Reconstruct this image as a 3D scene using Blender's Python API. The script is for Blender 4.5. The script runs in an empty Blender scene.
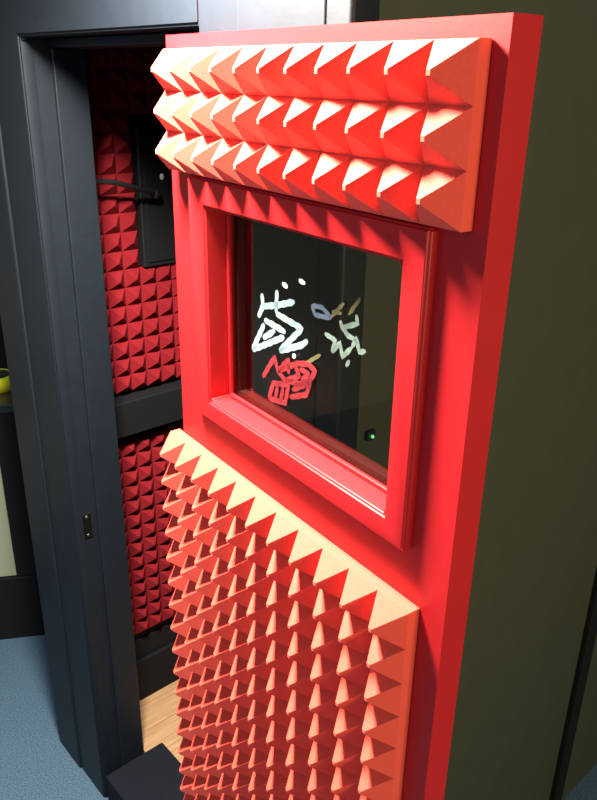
import bpy, bmesh, math, random
from mathutils import Matrix, Vector

scene = bpy.context.scene
col = scene.collection
PI = math.pi
H = 1.967                      # camera height above the carpet

# ------------------------------------------------------------------ camera
cd = bpy.data.cameras.new('camera'); cam = bpy.data.objects.new('camera', cd); col.objects.link(cam)
cd.lens = 762.2 / 800 * 36; cd.sensor_width = 36; cd.clip_start = 0.01
R = Matrix(((0.58707142, -0.3249078, 0.7414729),
            (0.80935377, 0.21618165, -0.54608788),
            (0.01713537, 0.92070648, 0.38987942)))
cam.matrix_world = Matrix.Translation((0, 0, H)) @ R.to_4x4()
scene.camera = cam

# ------------------------------------------------------------------ world and lights
world = bpy.data.worlds.new('world'); scene.world = world; world.use_nodes = True
bg = world.node_tree.nodes['Background']
bg.inputs[0].default_value = (0.62, 0.78, 1.0, 1); bg.inputs[1].default_value = 0.34


def area(name, loc, target, size, power, color, size_y=None):
    l = bpy.data.lights.new(name, 'AREA'); l.energy = power; l.color = color; l.size = size
    if size_y: l.shape = 'RECTANGLE'; l.size_y = size_y
    o = bpy.data.objects.new(name, l); col.objects.link(o); o.location = loc
    o.rotation_euler = (Vector(target) - Vector(loc)).to_track_quat('-Z', 'Y').to_euler()
    return o


area('ceiling_lamp_light', (-0.94, 0.34, 2.29), (-0.84, 0.46, 1.5), 0.20, 118, (1.0, 0.95, 0.76))
area('room_fill_light', (-0.3, -1.6, 2.3), (-0.8, 0.6, 1.2), 1.2, 9, (1.0, 0.84, 0.8))
area('warm_side_light', (1.7, 0.7, 1.75), (-0.4, 0.9, 1.3), 0.7, 46, (1.0, 0.84, 0.36))
vs = scene.view_settings
vs.view_transform = 'Standard'; vs.look = 'None'; vs.gamma = 1; vs.use_curve_mapping = False; vs.exposure = 0.0


# ------------------------------------------------------------------ materials
def mat(name, color, rough=0.6, spec=0.5, noise=None, bump=None, metal=0, sheen=0, coat=0):
    m = bpy.data.materials.new(name); m.use_nodes = True
    nt = m.node_tree; b = nt.nodes['Principled BSDF']
    b.inputs['Base Color'].default_value = (*color, 1)
    b.inputs['Roughness'].default_value = rough
    b.inputs['Specular IOR Level'].default_value = spec
    b.inputs['Metallic'].default_value = metal
    b.inputs['Sheen Weight'].default_value = sheen
    b.inputs['Coat Weight'].default_value = coat
    tc = nt.nodes.new('ShaderNodeTexCoord')
    if noise:
        sc, amt, color2 = noise
        n = nt.nodes.new('ShaderNodeTexNoise'); n.inputs['Scale'].default_value = sc; n.inputs['Detail'].default_value = 4
        nt.links.new(tc.outputs['Object'], n.inputs['Vector'])
        r = nt.nodes.new('ShaderNodeValToRGB')
        r.color_ramp.elements[0].position = 0.5 - amt; r.color_ramp.elements[1].position = 0.5 + amt
        r.color_ramp.elements[0].color = (*color, 1); r.color_ramp.elements[1].color = (*color2, 1)
        nt.links.new(n.outputs['Fac'], r.inputs['Fac']); nt.links.new(r.outputs['Color'], b.inputs['Base Color'])
    if bump:
        n = nt.nodes.new('ShaderNodeTexNoise'); n.inputs['Scale'].default_value = bump[0]; n.inputs['Detail'].default_value = 3
        nt.links.new(tc.outputs['Object'], n.inputs['Vector'])
        bp = nt.nodes.new('ShaderNodeBump'); bp.inputs['Strength'].default_value = bump[1]; bp.inputs['Distance'].default_value = 0.002
        nt.links.new(n.outputs['Fac'], bp.inputs['Height']); nt.links.new(bp.outputs['Normal'], b.inputs['Normal'])
    return m


M_black = mat('satin_black_paint', (0.0068, 0.0095, 0.0155), 0.5, 0.28, (30, 0.2, (0.008, 0.011, 0.018)), (60, 0.15))
M_inner = mat('matt_black_paint', (0.006, 0.0055, 0.0075), 0.8, 0.2)
M_warm_lit = mat('warm_lit_black_paint', (0.048, 0.049, 0.032), 0.55, 0.4, (20, 0.2, (0.053, 0.054, 0.036)), (60, 0.15))  # booth's black paint with the warm side light mixed into its colour
M_red = mat('red_gloss_paint', (0.37, 0.008, 0.012), 0.42, 0.30, (12, 0.25, (0.40, 0.010, 0.014)), (90, 0.08))
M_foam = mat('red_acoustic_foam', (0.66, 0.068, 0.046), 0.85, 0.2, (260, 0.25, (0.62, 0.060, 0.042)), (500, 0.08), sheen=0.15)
M_foam_shaded = mat('red_acoustic_foam_shaded', (0.20, 0.010, 0.016), 0.95, 0.1, (260, 0.25, (0.165, 0.008, 0.014)), (500, 0.1))  # same red foam, colour darkened for the weaker light inside the booth
M_carpet = mat('blue_carpet', (0.042, 0.085, 0.15), 0.95, 0.1, (260, 0.12, (0.11, 0.175, 0.26)), (400, 0.9))
M_mat = mat('navy_sill_carpet', (0.007, 0.009, 0.015), 0.95, 0.1, (300, 0.15, (0.012, 0.014, 0.022)), (400, 0.8))
M_metal = mat('dull_metal', (0.25, 0.25, 0.25), 0.4, metal=1)
M_plastic = mat('black_plastic', (0.010, 0.011, 0.013), 0.35)
M_beige = mat('beige_panel', (0.30, 0.31, 0.22), 0.7)
M_yellow = mat('yellow_tape', (0.95, 0.92, 0.03), 0.4)
M_dark = mat('dark_wall_paint', (0.035, 0.04, 0.045), 0.8)
M_ceiling = mat('ceiling_paint', (0.5, 0.5, 0.5), 0.9)
M_cloth = mat('silver_dot', (0.75, 0.78, 0.8), 0.3)


def wood_mat():
    m = bpy.data.materials.new('light_wood_laminate'); m.use_nodes = True
    nt = m.node_tree; b = nt.nodes['Principled BSDF']; b.inputs['Roughness'].default_value = 0.45
    tc = nt.nodes.new('ShaderNodeTexCoord'); mp = nt.nodes.new('ShaderNodeMapping'); mp.inputs['Scale'].default_value = (60, 4, 1)
    n = nt.nodes.new('ShaderNodeTexNoise'); n.inputs['Scale'].default_value = 2; n.inputs['Detail'].default_value = 6
    nt.links.new(tc.outputs['Object'], mp.inputs[0]); nt.links.new(mp.outputs[0], n.inputs['Vector'])
    r = nt.nodes.new('ShaderNodeValToRGB')
    r.color_ramp.elements[0].color = (0.36, 0.20, 0.11, 1); r.color_ramp.elements[1].color = (0.50, 0.31, 0.18, 1)
    r.color_ramp.elements[0].position = 0.3; r.color_ramp.elements[1].position = 0.7
    nt.links.new(n.outputs['Fac'], r.inputs['Fac'])
    br = nt.nodes.new('ShaderNodeTexBrick'); br.inputs['Scale'].default_value = 1
    br.inputs['Brick Width'].default_value = 0.9; br.inputs['Row Height'].default_value = 0.095
    br.inputs['Mortar Size'].default_value = 0.0015; br.inputs['Mortar'].default_value = (0.28, 0.15, 0.08, 1)
    br.offset = 0.4
    m2 = nt.nodes.new('ShaderNodeMapping'); m2.inputs['Rotation'].default_value = (0, 0, PI / 2)
    nt.links.new(tc.outputs['Object'], m2.inputs[0]); nt.links.new(m2.outputs[0], br.inputs['Vector'])
    nt.links.new(r.outputs['Color'], br.inputs['Color1']); nt.links.new(r.outputs['Color'], br.inputs['Color2'])
    nt.links.new(br.outputs['Color'], b.inputs['Base Color'])
    return m


M_wood = wood_mat()


def glass_mat():
    m = bpy.data.materials.new('window_glass'); m.use_nodes = True
    nt = m.node_tree; nt.nodes.remove(nt.nodes['Principled BSDF']); out = nt.nodes['Material Output']
    t = nt.nodes.new('ShaderNodeBsdfTransparent'); t.inputs[0].default_value = (0.76, 0.76, 0.70, 1)
    g = nt.nodes.new('ShaderNodeBsdfGlossy'); g.inputs['Roughness'].default_value = 0.03
    f = nt.nodes.new('ShaderNodeFresnel'); f.inputs[0].default_value = 1.45
    mx = nt.nodes.new('ShaderNodeMixShader')
    ge = nt.nodes.new('ShaderNodeNewGeometry')
    inv = nt.nodes.new('ShaderNodeMath'); inv.operation = 'SUBTRACT'; inv.inputs[0].default_value = 1
    mu = nt.nodes.new('ShaderNodeMath'); mu.operation = 'MULTIPLY'
    nt.links.new(ge.outputs['Backfacing'], inv.inputs[1]); nt.links.new(inv.outputs[0], mu.inputs[0]); nt.links.new(f.outputs[0], mu.inputs[1])
    nt.links.new(mu.outputs[0], mx.inputs[0]); nt.links.new(t.outputs[0], mx.inputs[1]); nt.links.new(g.outputs[0], mx.inputs[2])
    nt.links.new(mx.outputs[0], out.inputs[0])
    return m


M_glass = glass_mat()


def reflection_mat(name, color, cover):
    """Reflection painted as thin, uneven strokes: partly see-through."""
    m = bpy.data.materials.new(name); m.use_nodes = True
    nt = m.node_tree; b = nt.nodes['Principled BSDF']
    b.inputs['Base Color'].default_value = (*color, 1); b.inputs['Roughness'].default_value = 0.6
    tc = nt.nodes.new('ShaderNodeTexCoord')
    n = nt.nodes.new('ShaderNodeTexNoise'); n.inputs['Scale'].default_value = 60; n.inputs['Detail'].default_value = 3
    nt.links.new(tc.outputs['Object'], n.inputs['Vector'])
    mr = nt.nodes.new('ShaderNodeMapRange'); mr.inputs[1].default_value = 0.3; mr.inputs[2].default_value = 0.7
    mr.inputs[3].default_value = cover - 0.25; mr.inputs[4].default_value = cover + 0.15
    nt.links.new(n.outputs['Fac'], mr.inputs[0]); nt.links.new(mr.outputs[0], b.inputs['Alpha'])
    return m


def glint_mat():
    m = bpy.data.materials.new('green_glint_glow'); m.use_nodes = True
    b = m.node_tree.nodes['Principled BSDF']
    b.inputs['Emission Color'].default_value = (0.02, 0.9, 0.25, 1); b.inputs['Emission Strength'].default_value = 1.5  # glow standing in for a green reflection
    return m


# ------------------------------------------------------------------ frames of reference
# door frame of reference: u along the door, y into it (door face at y = 0.52), z up: world axes
# booth frame of reference: turned 5.604 degrees; 'along' the wall, 'dep' behind its face
ANG = math.radians(5.604); K = 0.669
WM = Matrix.Rotation(ANG, 4, 'Z') @ Matrix.Translation((0, K, 0))
S = 0.52


def link(name, me, m, parent=None, world=None, kind=None, label=None, cat=None, group=None):
    o = bpy.data.objects.new(name, me); col.objects.link(o)
    if m: me.materials.append(m)
    if parent: o.parent = parent
    if world is not None: o.matrix_world = world
    for k, v in (('kind', kind), ('label', label), ('category', cat), ('group', group)):
        if v: o[k] = v
    return o


def add_box(bm, x0, x1, y0, y1, z0, z1):
    vs_ = [bm.verts.new((x, y, z)) for z in (z0, z1) for y in (y0, y1) for x in (x0, x1)]
    for f in ((0, 2, 3, 1), (4, 5, 7, 6), (0, 1, 5, 4), (2, 6, 7, 3), (0, 4, 6, 2), (1, 3, 7, 5)):
        bm.faces.new([vs_[i] for i in f])


def boxes(name, lst, m, bevel=0.0, **kw):
    bm = bmesh.new()
    for b in lst: add_box(bm, *b)
    if bevel:
        bmesh.ops.bevel(bm, geom=list(bm.edges), offset=bevel, segments=3, affect='EDGES', profile=0.5)
    me = bpy.data.meshes.new(name); bm.to_mesh(me); bm.free()
    o = link(name, me, m, **kw)
    if bevel:
        for p in me.polygons: p.use_smooth = True
        md = o.modifiers.new('wn', 'WEIGHTED_NORMAL')
    return o


def struct(name, lst, m, bevel=0.0, world=WM, parent=None):
    return boxes(name, lst, m, bevel, world=world, parent=parent, kind='structure' if not parent else None)


# ------------------------------------------------------------------ the setting
struct('floor', [(-3.6, 2.4, -2.6, 2.6, -0.05, 0.0)], M_carpet)
struct('wall_back', [(-3.6, 2.4, 2.0, 2.1, 0, 2.75)], M_dark)
struct('wall_left_unseen', [(-3.7, -3.6, -2.6, 0.0, 0, 2.75)], mat('pale_unseen_wall', (0.42, 0.42, 0.36), 0.85))  # out of view; made pale to brighten the glass by reflection
struct('wall_left_rear', [(-3.7, -3.6, 0.0, 2.1, 0, 2.75)], M_dark)

# booth front: a wall around the doorway, the doorway reveal being 0.132 deep
struct('wall_front', [(-1.82, -1.56, 0, 0.132, 0, 2.6), (-1.56, -0.955, 0, 0.132, 2.03, 2.6), (-0.955, -0.672, 0, 0.132, 0, 2.6)], M_black)
struct('wall_outer_left', [(-1.82, -1.78, 0.132, 1.3, 0, 2.6)], M_black)
struct('wall_right', [(-0.732, -0.672, 0.132, 1.75, 0, 2.6)], M_warm_lit)
struct('trim_11', [(-0.671, -0.6695, 0.036, 0.924, 0, 2.6)], M_warm_lit)
struct('wall_left_inside', [(-1.78, -1.75, 0.132, 1.2, 0, 2.6)], M_inner)
struct('wall_far_inside', [(-1.75, -0.732, 1.2, 1.26, 0, 2.6)], M_inner)
struct('ceiling', [(-1.78, -0.732, 0.132, 1.2, 2.22, 2.26)], M_inner)
struct('floor_inside', [(-1.75, -0.732, 0.133, 1.2, 0.0, 0.10)], M_wood)
struct('trim_1', [(-1.845, -1.703, -0.009, 0.012, 0, 2.6)], M_black, 0.006)            # outer corner board
# doorway casing: one L-shaped board, upright and head in one
bm = bmesh.new()
L_ = [(-1.702, 0.0), (-1.5585, 0.0), (-1.5585, 2.0285), (-0.957, 2.0285), (-0.957, 2.6), (-1.702, 2.6)]
f_ = bm.faces.new([bm.verts.new((x, -0.004, z)) for x, z in L_])
e_ = bmesh.ops.extrude_face_region(bm, geom=[f_])
bmesh.ops.translate(bm, vec=(0, 0.034, 0), verts=[v for v in e_['geom'] if isinstance(v, bmesh.types.BMVert)])
bmesh.ops.recalc_face_normals(bm, faces=list(bm.faces))
bmesh.ops.bevel(bm, geom=list(bm.edges), offset=0.006, segments=3, affect='EDGES')
me = bpy.data.meshes.new('trim_2'); bm.to_mesh(me); bm.free()
for p_ in me.polygons: p_.use_smooth = True
link('trim_2', me, M_black, world=WM, kind='structure').modifiers.new('wn', 'WEIGHTED_NORMAL')
struct('trim_3', [(-1.558, -0.957, 0.058, 0.13, 2.012, 2.029)], M_black, 0.003)       # head stop
struct('trim_4', [(-1.559, -1.549, 0.058, 0.13, 0.09, 2.012)], M_black, 0.003)        # side stop
struct('trim_5', [(-0.862, -0.70, -0.010, 0.0, 0, 2.6)], M_black, 0.003)             # corner board by the hinge side
struct('trim_6', [(-0.699, -0.655, -0.012, 0.035, 0, 2.6)], M_black, 0.006)           # corner bead
struct('trim_7', [(-0.671, -0.655, 0.925, 0.975, 0, 2.6)], M_inner, 0.003)            # upright batten on the side wall
struct('trim_8', [(-0.955, -0.865, -0.006, 0.0, 0, 2.6)], M_black, 0.0025)
struct('threshold', [(-1.545, -0.96, 0.0, 0.19, 0.0, 0.104)], M_mat, 0.004)['kind'] = 'structure'
struct('baseboard_left', [(-1.749, -1.733, 0.135, 1.19, 0.101, 0.255)], M_inner, 0.003)
struct('trim_9', [(-1.749, -1.745, 0.135, 1.19, 0.257, 0.330)], M_inner)

# strike plate of the doorway
sp = bpy.data.objects.new('strike_plate', None); col.objects.link(sp); sp.matrix_world = WM @ Matrix.Translation((-1.56, 0.032, 0.925))
sp['label'] = 'small dull metal strike plate set in the black doorway jamb'; sp['category'] = 'strike plate'
boxes('plate', [(0.0, 0.0018, -0.011, 0.011, -0.035, 0.035)], mat('dark_plate', (0.05, 0.05, 0.05), 0.45, metal=1), 0.0005, parent=sp)
for z in (-0.026, 0.026):
    bm = bmesh.new()
    bmesh.ops.create_cone(bm, cap_ends=True, segments=14, radius1=0.004, radius2=0.003, depth=0.002,
                          matrix=Matrix.Translation((0.0026, 0, z)) @ Matrix.Rotation(PI / 2, 4, 'Y'))
    me = bpy.data.meshes.new('screw'); bm.to_mesh(me); bm.free(); link('screw', me, M_metal, parent=sp)


# ------------------------------------------------------------------ foam
def foam_mesh(name, nx, nz, px, pz, back, depth, seed=1):
    """Pyramid foam: local x to the right, z down from the top, tips towards -y; back at y = 0."""
    rnd = random.Random(seed)
    bm = bmesh.new()
    grid = {}
    for i in range(nx + 1):
        for j in range(nz + 1):
            grid[i, j] = bm.verts.new((i * px, -back, -j * pz))
    t = 0.045                                   # blunt tip
    for i in range(nx):
        for j in range(nz):
            cx, cz = (i + 0.5) * px + rnd.uniform(-1, 1) * px * 0.012, -(j + 0.5) * pz + rnd.uniform(-1, 1) * pz * 0.012
            d = -depth * (1 + rnd.uniform(-0.015, 0.01))
            tip = [bm.verts.new((cx + sx * px * t, d, cz + sz * pz * t)) for sx, sz in ((-1, 1), (1, 1), (1, -1), (-1, -1))]
            base = [grid[i, j], grid[i + 1, j], grid[i + 1, j + 1], grid[i, j + 1]]
            for q in range(4):
                bm.faces.new([base[q], tip[q], tip[(q + 1) % 4], base[(q + 1) % 4]])
            bm.faces.new(tip)
    W, Z = nx * px, -nz * pz
    bk = [bm.verts.new(c) for c in ((0, 0, 0), (W, 0, 0), (W, 0, Z), (0, 0, Z))]
    bm.faces.new(bk)
    bm.faces.new([bk[0], bk[1]] + [grid[i, 0] for i in range(nx, -1, -1)])
    bm.faces.new([bk[3], bk[2]] + [grid[i, nz] for i in range(nx, -1, -1)])
    bm.faces.new([bk[0], bk[3]] + [grid[0, j] for j in range(nz, -1, -1)])
    bm.faces.new([bk[1], bk[2]] + [grid[nx, j] for j in range(nz, -1, -1)])
    bmesh.ops.recalc_face_normals(bm, faces=list(bm.faces))
    me = bpy.data.meshes.new(name); bm.to_mesh(me); bm.free()
    return me


# ------------------------------------------------------------------ the door (face at y = S)
Y0 = S
door = bpy.data.objects.new('door_1', None); col.objects.link(door)
door.location = (-1.965 * S, Y0, 0.035); door['kind'] = 'structure'
DI = Matrix.Translation(-door.location)
bpy.context.view_layer.update()


def dbox(name, lst, m, bevel=0.0, parent=None):
    """boxes given in units of S relative to the eye: (u0,u1, n0,n1, z0,z1)"""
    l2 = [(a * S - door.location.x, b * S - door.location.x, c * S, d * S, H + e * S - 0.035, H + f * S - 0.035) for a, b, c, d, e, f in lst]
    return boxes(name, l2, m, bevel, parent=parent or door)


DL, DR, DT, DB = -1.965, -0.838, 0.094, -(H - 0.035) / S
WL, WR, WT, WB = -1.752, -1.018, -0.313, -0.852
dbox('leaf', [(DL, WL - 0.03, 0, 0.071, DB, DT), (WR + 0.03, DR, 0, 0.071, DB, DT),
              (WL - 0.03, WR + 0.03, 0, 0.071, WT + 0.03, DT), (WL - 0.03, WR + 0.03, 0, 0.071, DB, WB - 0.03)], M_red)
# window surround, mitred boards standing proud of the face
def picture_frame(name, o, i, y0, y1, m, bev, parent=None):
    bm = bmesh.new()
    ox0, ox1, oz0, oz1 = o; ix0, ix1, iz0, iz1 = i
    def P(x, y, z): return bm.verts.new((x * S - door.location.x, y * S, H + z * S - 0.035))
    rings = []
    for (x0, x1, z0, z1), y in ((o, y1), (o, y0), (i, y0), (i, y1)):
        rings.append([P(x0, y, z0), P(x1, y, z0), P(x1, y, z1), P(x0, y, z1)])
    for r in range(4):
        a, b = rings[r], rings[(r + 1) % 4]
        for q in range(4):
            bm.faces.new([a[q], a[(q + 1) % 4], b[(q + 1) % 4], b[q]])
    bmesh.ops.recalc_face_normals(bm, faces=list(bm.faces))
    bm.normal_update()
    es = [e for e in bm.edges if len(e.link_faces) == 2 and e.calc_face_angle() > 0.5]
    bmesh.ops.bevel(bm, geom=es, offset=bev, segments=3, affect='EDGES')
    me = bpy.data.meshes.new(name); bm.to_mesh(me); bm.free()
    ob = link(name, me, m, parent=parent or door)
    for p in me.polygons: p.use_smooth = True
    ob.modifiers.new('wn', 'WEIGHTED_NORMAL')
    return ob


picture_frame('window_frame', (-1.838, -0.948, -0.915, -0.237), (WL, WR, WB, WT), -0.024, 0.09, M_red, 0.0045)
picture_frame('glazing_bead', (WL, WR, WB, WT), (WL + 0.012, WR - 0.012, WB + 0.012, WT - 0.012), 0.040, 0.052, M_red, 0.001)
gl = dbox('glass_pane', [(WL, WR, 0.053, 0.062, WB, WT)], M_glass)
picture_frame('rear_glazing_bead', (WL, WR, WB, WT), (WL + 0.02, WR - 0.02, WB + 0.02, WT - 0.02), 0.066, 0.088, M_inner, 0.001)

# reflection painted as strokes on the glass, coordinates on the pane (x, z below the eye)
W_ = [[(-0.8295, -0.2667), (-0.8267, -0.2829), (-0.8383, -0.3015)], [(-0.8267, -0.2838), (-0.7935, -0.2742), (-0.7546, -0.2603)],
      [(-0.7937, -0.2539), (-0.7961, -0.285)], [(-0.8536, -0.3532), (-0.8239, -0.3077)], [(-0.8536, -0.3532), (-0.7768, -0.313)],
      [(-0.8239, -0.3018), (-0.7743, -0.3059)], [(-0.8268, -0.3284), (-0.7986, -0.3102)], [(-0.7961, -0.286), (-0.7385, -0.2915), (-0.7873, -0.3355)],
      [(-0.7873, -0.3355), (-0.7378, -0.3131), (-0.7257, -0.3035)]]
DAB = [[(-0.7781, -0.2413), (-0.7667, -0.244)], [(-0.742, -0.2297), (-0.7293, -0.2311)], [(-0.7526, -0.3334), (-0.7476, -0.3286)]]  # highlights of the reflection, painted as white dabs
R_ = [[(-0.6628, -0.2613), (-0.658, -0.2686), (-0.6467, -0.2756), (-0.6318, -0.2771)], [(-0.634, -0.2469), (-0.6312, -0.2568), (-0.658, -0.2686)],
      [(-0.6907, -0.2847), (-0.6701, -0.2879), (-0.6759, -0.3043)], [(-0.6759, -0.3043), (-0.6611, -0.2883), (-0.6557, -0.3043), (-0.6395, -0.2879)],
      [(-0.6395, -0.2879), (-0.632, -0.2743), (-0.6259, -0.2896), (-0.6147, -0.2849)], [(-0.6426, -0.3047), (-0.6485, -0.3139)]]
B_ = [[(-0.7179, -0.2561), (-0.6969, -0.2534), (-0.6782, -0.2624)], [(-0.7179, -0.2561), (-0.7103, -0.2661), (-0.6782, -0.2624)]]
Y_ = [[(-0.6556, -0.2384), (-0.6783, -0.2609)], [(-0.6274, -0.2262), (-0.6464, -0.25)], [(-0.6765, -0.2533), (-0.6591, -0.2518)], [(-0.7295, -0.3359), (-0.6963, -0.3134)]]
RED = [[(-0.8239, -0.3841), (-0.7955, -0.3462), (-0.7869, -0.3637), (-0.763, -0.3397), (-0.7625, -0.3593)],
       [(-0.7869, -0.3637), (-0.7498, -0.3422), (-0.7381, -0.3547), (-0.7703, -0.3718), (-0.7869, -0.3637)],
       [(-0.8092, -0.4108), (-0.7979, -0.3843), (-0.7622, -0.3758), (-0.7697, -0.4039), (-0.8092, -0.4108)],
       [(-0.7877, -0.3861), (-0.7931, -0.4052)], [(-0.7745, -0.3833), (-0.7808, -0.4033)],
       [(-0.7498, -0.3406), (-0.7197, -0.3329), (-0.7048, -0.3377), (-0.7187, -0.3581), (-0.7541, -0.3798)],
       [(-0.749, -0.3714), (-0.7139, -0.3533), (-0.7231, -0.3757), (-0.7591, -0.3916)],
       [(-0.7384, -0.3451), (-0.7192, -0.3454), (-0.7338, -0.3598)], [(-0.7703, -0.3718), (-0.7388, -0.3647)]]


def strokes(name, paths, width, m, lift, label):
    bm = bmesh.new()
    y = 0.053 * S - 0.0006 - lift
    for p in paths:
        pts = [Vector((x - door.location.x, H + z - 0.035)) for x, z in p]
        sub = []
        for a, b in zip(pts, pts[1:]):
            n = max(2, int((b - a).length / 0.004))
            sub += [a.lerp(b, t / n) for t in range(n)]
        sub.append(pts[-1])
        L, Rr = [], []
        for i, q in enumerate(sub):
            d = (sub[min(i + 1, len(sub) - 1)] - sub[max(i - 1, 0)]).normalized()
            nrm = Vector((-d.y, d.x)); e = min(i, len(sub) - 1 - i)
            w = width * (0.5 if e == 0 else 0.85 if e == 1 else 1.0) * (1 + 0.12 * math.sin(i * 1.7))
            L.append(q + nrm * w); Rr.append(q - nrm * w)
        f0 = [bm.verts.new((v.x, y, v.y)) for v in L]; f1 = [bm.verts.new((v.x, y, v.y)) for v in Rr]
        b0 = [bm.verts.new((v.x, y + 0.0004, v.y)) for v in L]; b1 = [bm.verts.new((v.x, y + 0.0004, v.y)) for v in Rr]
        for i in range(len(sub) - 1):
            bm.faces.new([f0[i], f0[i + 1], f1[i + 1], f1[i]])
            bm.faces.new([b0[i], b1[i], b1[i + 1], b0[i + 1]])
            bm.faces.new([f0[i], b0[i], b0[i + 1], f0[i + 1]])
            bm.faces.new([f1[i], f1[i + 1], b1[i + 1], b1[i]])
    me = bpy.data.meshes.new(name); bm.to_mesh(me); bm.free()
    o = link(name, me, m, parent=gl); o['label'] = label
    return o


strokes('reflection_stroke', W_, 0.0043, reflection_mat('white_reflection', (0.30, 0.42, 0.46), 0.6), 0.0002, 'painted reflection of jagged white lettering on the glass')
strokes('reflection_stroke', R_, 0.0032, reflection_mat('faint_white_reflection', (0.22, 0.30, 0.27), 0.5), 0.0008, 'painted reflection of fainter grey-white lettering on the glass')
strokes('reflection_stroke', B_, 0.0030, reflection_mat('blue_grey_reflection', (0.09, 0.13, 0.2), 0.45), 0.0014, 'faint blue-grey curve of the painted reflection on the glass')
strokes('reflection_stroke', Y_, 0.0026, reflection_mat('olive_reflection', (0.15, 0.13, 0.06), 0.45), 0.0020, 'faint olive strokes of the painted reflection on the glass')
strokes('reflection_stroke', RED, 0.0038, reflection_mat('red_reflection', (0.30, 0.02, 0.03), 0.5), 0.0026, 'painted reflection of red block lettering on the glass')
strokes('highlight_dab', DAB, 0.0036, reflection_mat('bright_highlight', (1, 1, 1), 0.85), 0.0032, 'small bright white painted highlights on the glass')

# foam on the door
up = link('acoustic_foam_panel', foam_mesh('upper_foam', 11, 3, 0.0957 * S, 0.0977 * S, 0.028 * S, 0.086 * S, 3), M_foam,
          world=Matrix.Translation((-1.925 * S, Y0 - 0.0006, H + 0.060 * S)),
          label='wide red pyramid foam panel of three rows across the door top above the window', cat='acoustic foam', group=None)
lo = link('acoustic_foam_panel', foam_mesh('lower_foam', 11, 25, 0.0985 * S, 0.0955 * S, 0.032 * S, 0.094 * S, 5), M_foam,
          world=Matrix.Translation((-1.991 * S, Y0 - 0.0006, H - 1.036 * S)),
          label='tall red pyramid foam panel on the door below its window', cat='acoustic foam')

# ------------------------------------------------------------------ inside the booth
P = 0.0475
FR = Matrix(((0, -1, 0, 0), (1, 0, 0, 0), (0, 0, 1, 0), (0, 0, 0, 1)))   # local x -> dep, local -y -> +along


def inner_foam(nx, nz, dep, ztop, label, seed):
    o = link('acoustic_foam_panel', foam_mesh('inner_foam', nx, nz, P, P, 0.010, 0.032, seed), M_foam_shaded,
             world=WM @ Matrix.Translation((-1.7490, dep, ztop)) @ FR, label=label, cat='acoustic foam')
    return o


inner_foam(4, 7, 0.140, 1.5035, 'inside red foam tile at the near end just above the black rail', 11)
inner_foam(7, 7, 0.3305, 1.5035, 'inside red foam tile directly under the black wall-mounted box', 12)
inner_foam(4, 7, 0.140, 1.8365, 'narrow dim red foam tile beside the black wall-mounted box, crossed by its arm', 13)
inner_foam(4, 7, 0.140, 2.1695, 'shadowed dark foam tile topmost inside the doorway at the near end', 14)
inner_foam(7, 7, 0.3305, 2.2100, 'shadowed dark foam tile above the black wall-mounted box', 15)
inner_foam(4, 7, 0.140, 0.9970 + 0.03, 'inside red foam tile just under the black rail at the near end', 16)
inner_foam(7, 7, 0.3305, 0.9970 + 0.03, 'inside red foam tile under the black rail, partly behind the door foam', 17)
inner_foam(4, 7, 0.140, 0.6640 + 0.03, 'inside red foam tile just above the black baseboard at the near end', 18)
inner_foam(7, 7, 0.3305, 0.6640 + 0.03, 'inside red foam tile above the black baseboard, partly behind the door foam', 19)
struct('trim_10', [(-1.749, -1.695, 0.138, 1.19, 1.060, 1.160)], M_inner, 0.004)

# black box on the inside wall
wb = bpy.data.objects.new('wall_box', None); col.objects.link(wb); wb.matrix_world = WM @ Matrix.Translation((-1.749, 0.335, 1.505))
wb['label'] = 'black upright wall-mounted box among the red foam inside the booth'; wb['category'] = 'wall box'
boxes('housing', [(0, 0.027, 0, 0.34, 0, 0.345)], M_plastic, 0.004, parent=wb)
boxes('front_cover', [(0.0272, 0.031, 0.012, 0.328, 0.012, 0.333)], M_inner, 0.002, parent=wb)
bm = bmesh.new(); bmesh.ops.create_uvsphere(bm, u_segments=16, v_segments=10, radius=0.006, matrix=Matrix.Translation((0.033, 0.062, 0.225)) @ Matrix.Diagonal((0.6, 1, 1.3, 1)))
me = bpy.data.meshes.new('indicator'); bm.to_mesh(me); bm.free(); link('indicator', me, M_cloth, parent=wb)['label'] = 'small silver white button'


def tube(name, pts, rad, m, parent=None, world=None, **kw):
    cu = bpy.data.curves.new(name, 'CURVE'); cu.dimensions = '3D'; cu.bevel_depth = rad; cu.bevel_resolution = 4; cu.use_fill_caps = True
    s = cu.splines.new('POLY'); s.points.add(len(pts) - 1)
    for p, q in zip(s.points, pts): p.co = (*q, 1)
    t = bpy.data.objects.new(name, cu); col.objects.link(t)
    dg = bpy.context.evaluated_depsgraph_get(); me = bpy.data.meshes.new_from_object(t.evaluated_get(dg))
    bpy.data.objects.remove(t); me.name = name
    o = link(name, me, m, parent=parent, world=world, **kw)
    for p in me.polygons: p.use_smooth = True
    return o


tube('arm', [(0.052, 0.03, 0.190), (0.075, 0.0, 0.197), (0.085, -0.10, 0.228), (0.080, -0.175, 0.236)], 0.0065, M_plastic, parent=wb)
bm = bmesh.new(); bmesh.ops.create_uvsphere(bm, u_segments=18, v_segments=12, radius=0.013, matrix=Matrix.Translation((0.056, 0.026, 0.188)))
me = bpy.data.meshes.new('pivot'); bm.to_mesh(me); bm.free(); link('pivot', me, M_plastic, parent=wb)

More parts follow.
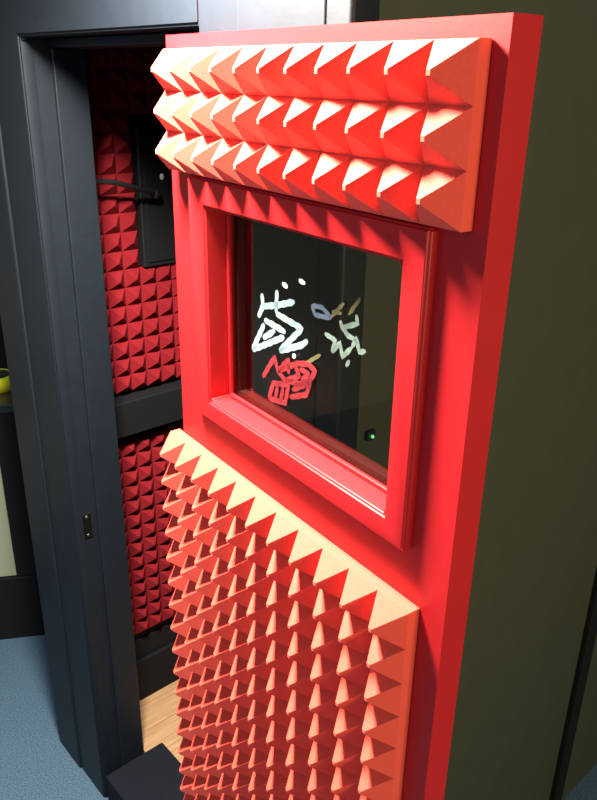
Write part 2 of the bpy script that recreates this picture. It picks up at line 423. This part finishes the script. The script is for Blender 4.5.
# added box with glowing dot on the side wall, for a green reflection
ab = bpy.data.objects.new('green_glint', None); col.objects.link(ab); ab.matrix_world = WM @ Matrix.Translation((-0.672, 0.068, 1.47))
ab['label'] = 'tiny dark box with a green glow, added for a reflection in the window glass'; ab['category'] = 'reflection stand-in'
boxes('case', [(0.0, 0.010, -0.007, 0.010, 0.018, 0.033)], M_plastic, 0.002, parent=ab)
bm = bmesh.new(); bmesh.ops.create_uvsphere(bm, u_segments=12, v_segments=8, radius=0.0026, matrix=Matrix.Translation((0.0125, 0.0, 0.026)))
me = bpy.data.meshes.new('light'); bm.to_mesh(me); bm.free(); link('light', me, glint_mat(), parent=ab)['label'] = 'green glow added for a reflection'

# ------------------------------------------------------------------ desk at the far left
dk = bpy.data.objects.new('desk', None); col.objects.link(dk); dk.matrix_world = WM @ Matrix.Translation((-2.38, 0.117, 0)) @ Matrix.Rotation(math.radians(-30), 4, 'Z') @ Matrix.Translation((0, -0.117, 0))
dk['label'] = 'black desk end with a beige panel, left of the booth on the blue carpet'; dk['category'] = 'desk'
boxes('desktop', [(-0.9, 0.0, -0.45, 0.75, 0.925, 0.954)], M_plastic, 0.003, parent=dk)
boxes('leg', [(-0.86, -0.006, 0.112, 0.70, 0.275, 0.922)], M_inner, 0.003, parent=dk)
boxes('side_panel', [(-0.035, -0.012, -0.44, 0.110, 0.275, 0.840)], M_beige, 0.002, parent=dk)['label'] = 'beige panel'
boxes('base', [(-0.88, -0.002, -0.44, 0.72, 0.0, 0.272)], M_inner, 0.006, parent=dk)
boxes('apron', [(-0.86, -0.008, -0.44, 0.110, 0.843, 0.922)], M_inner, 0.003, parent=dk)

# roll of yellow tape on the desk
tr = bpy.data.objects.new('tape_roll', None); col.objects.link(tr); tr.matrix_world = WM @ Matrix.Translation((-2.52, 0.195, 0.9545))
tr['label'] = 'roll of bright yellow tape lying on the black desk'; tr['category'] = 'tape'


def ring(name, r0, r1, h, m, parent):
    bm = bmesh.new(); n = 48; R4 = [[], [], [], []]
    for i in range(n):
        a = 2 * PI * i / n; c, s = math.cos(a), math.sin(a)
        for q, (r, z) in enumerate(((r1, 0), (r1, h), (r0, h), (r0, 0))): R4[q].append(bm.verts.new((r * c, r * s, z)))
    for q in range(4):
        for i in range(n):
            bm.faces.new([R4[q][i], R4[q][(i + 1) % n], R4[(q + 1) % 4][(i + 1) % n], R4[(q + 1) % 4][i]])
    bmesh.ops.recalc_face_normals(bm, faces=list(bm.faces))
    me = bpy.data.meshes.new(name); bm.to_mesh(me); bm.free()
    for p in me.polygons: p.use_smooth = abs(p.normal.z) < 0.5
    return link(name, me, m, parent=parent)


ring('tape', 0.046, 0.056, 0.050, M_yellow, tr)
ring('core', 0.042, 0.0455, 0.050, mat('dark_cardboard', (0.02, 0.02, 0.015), 0.8), tr)['label'] = 'dark core'
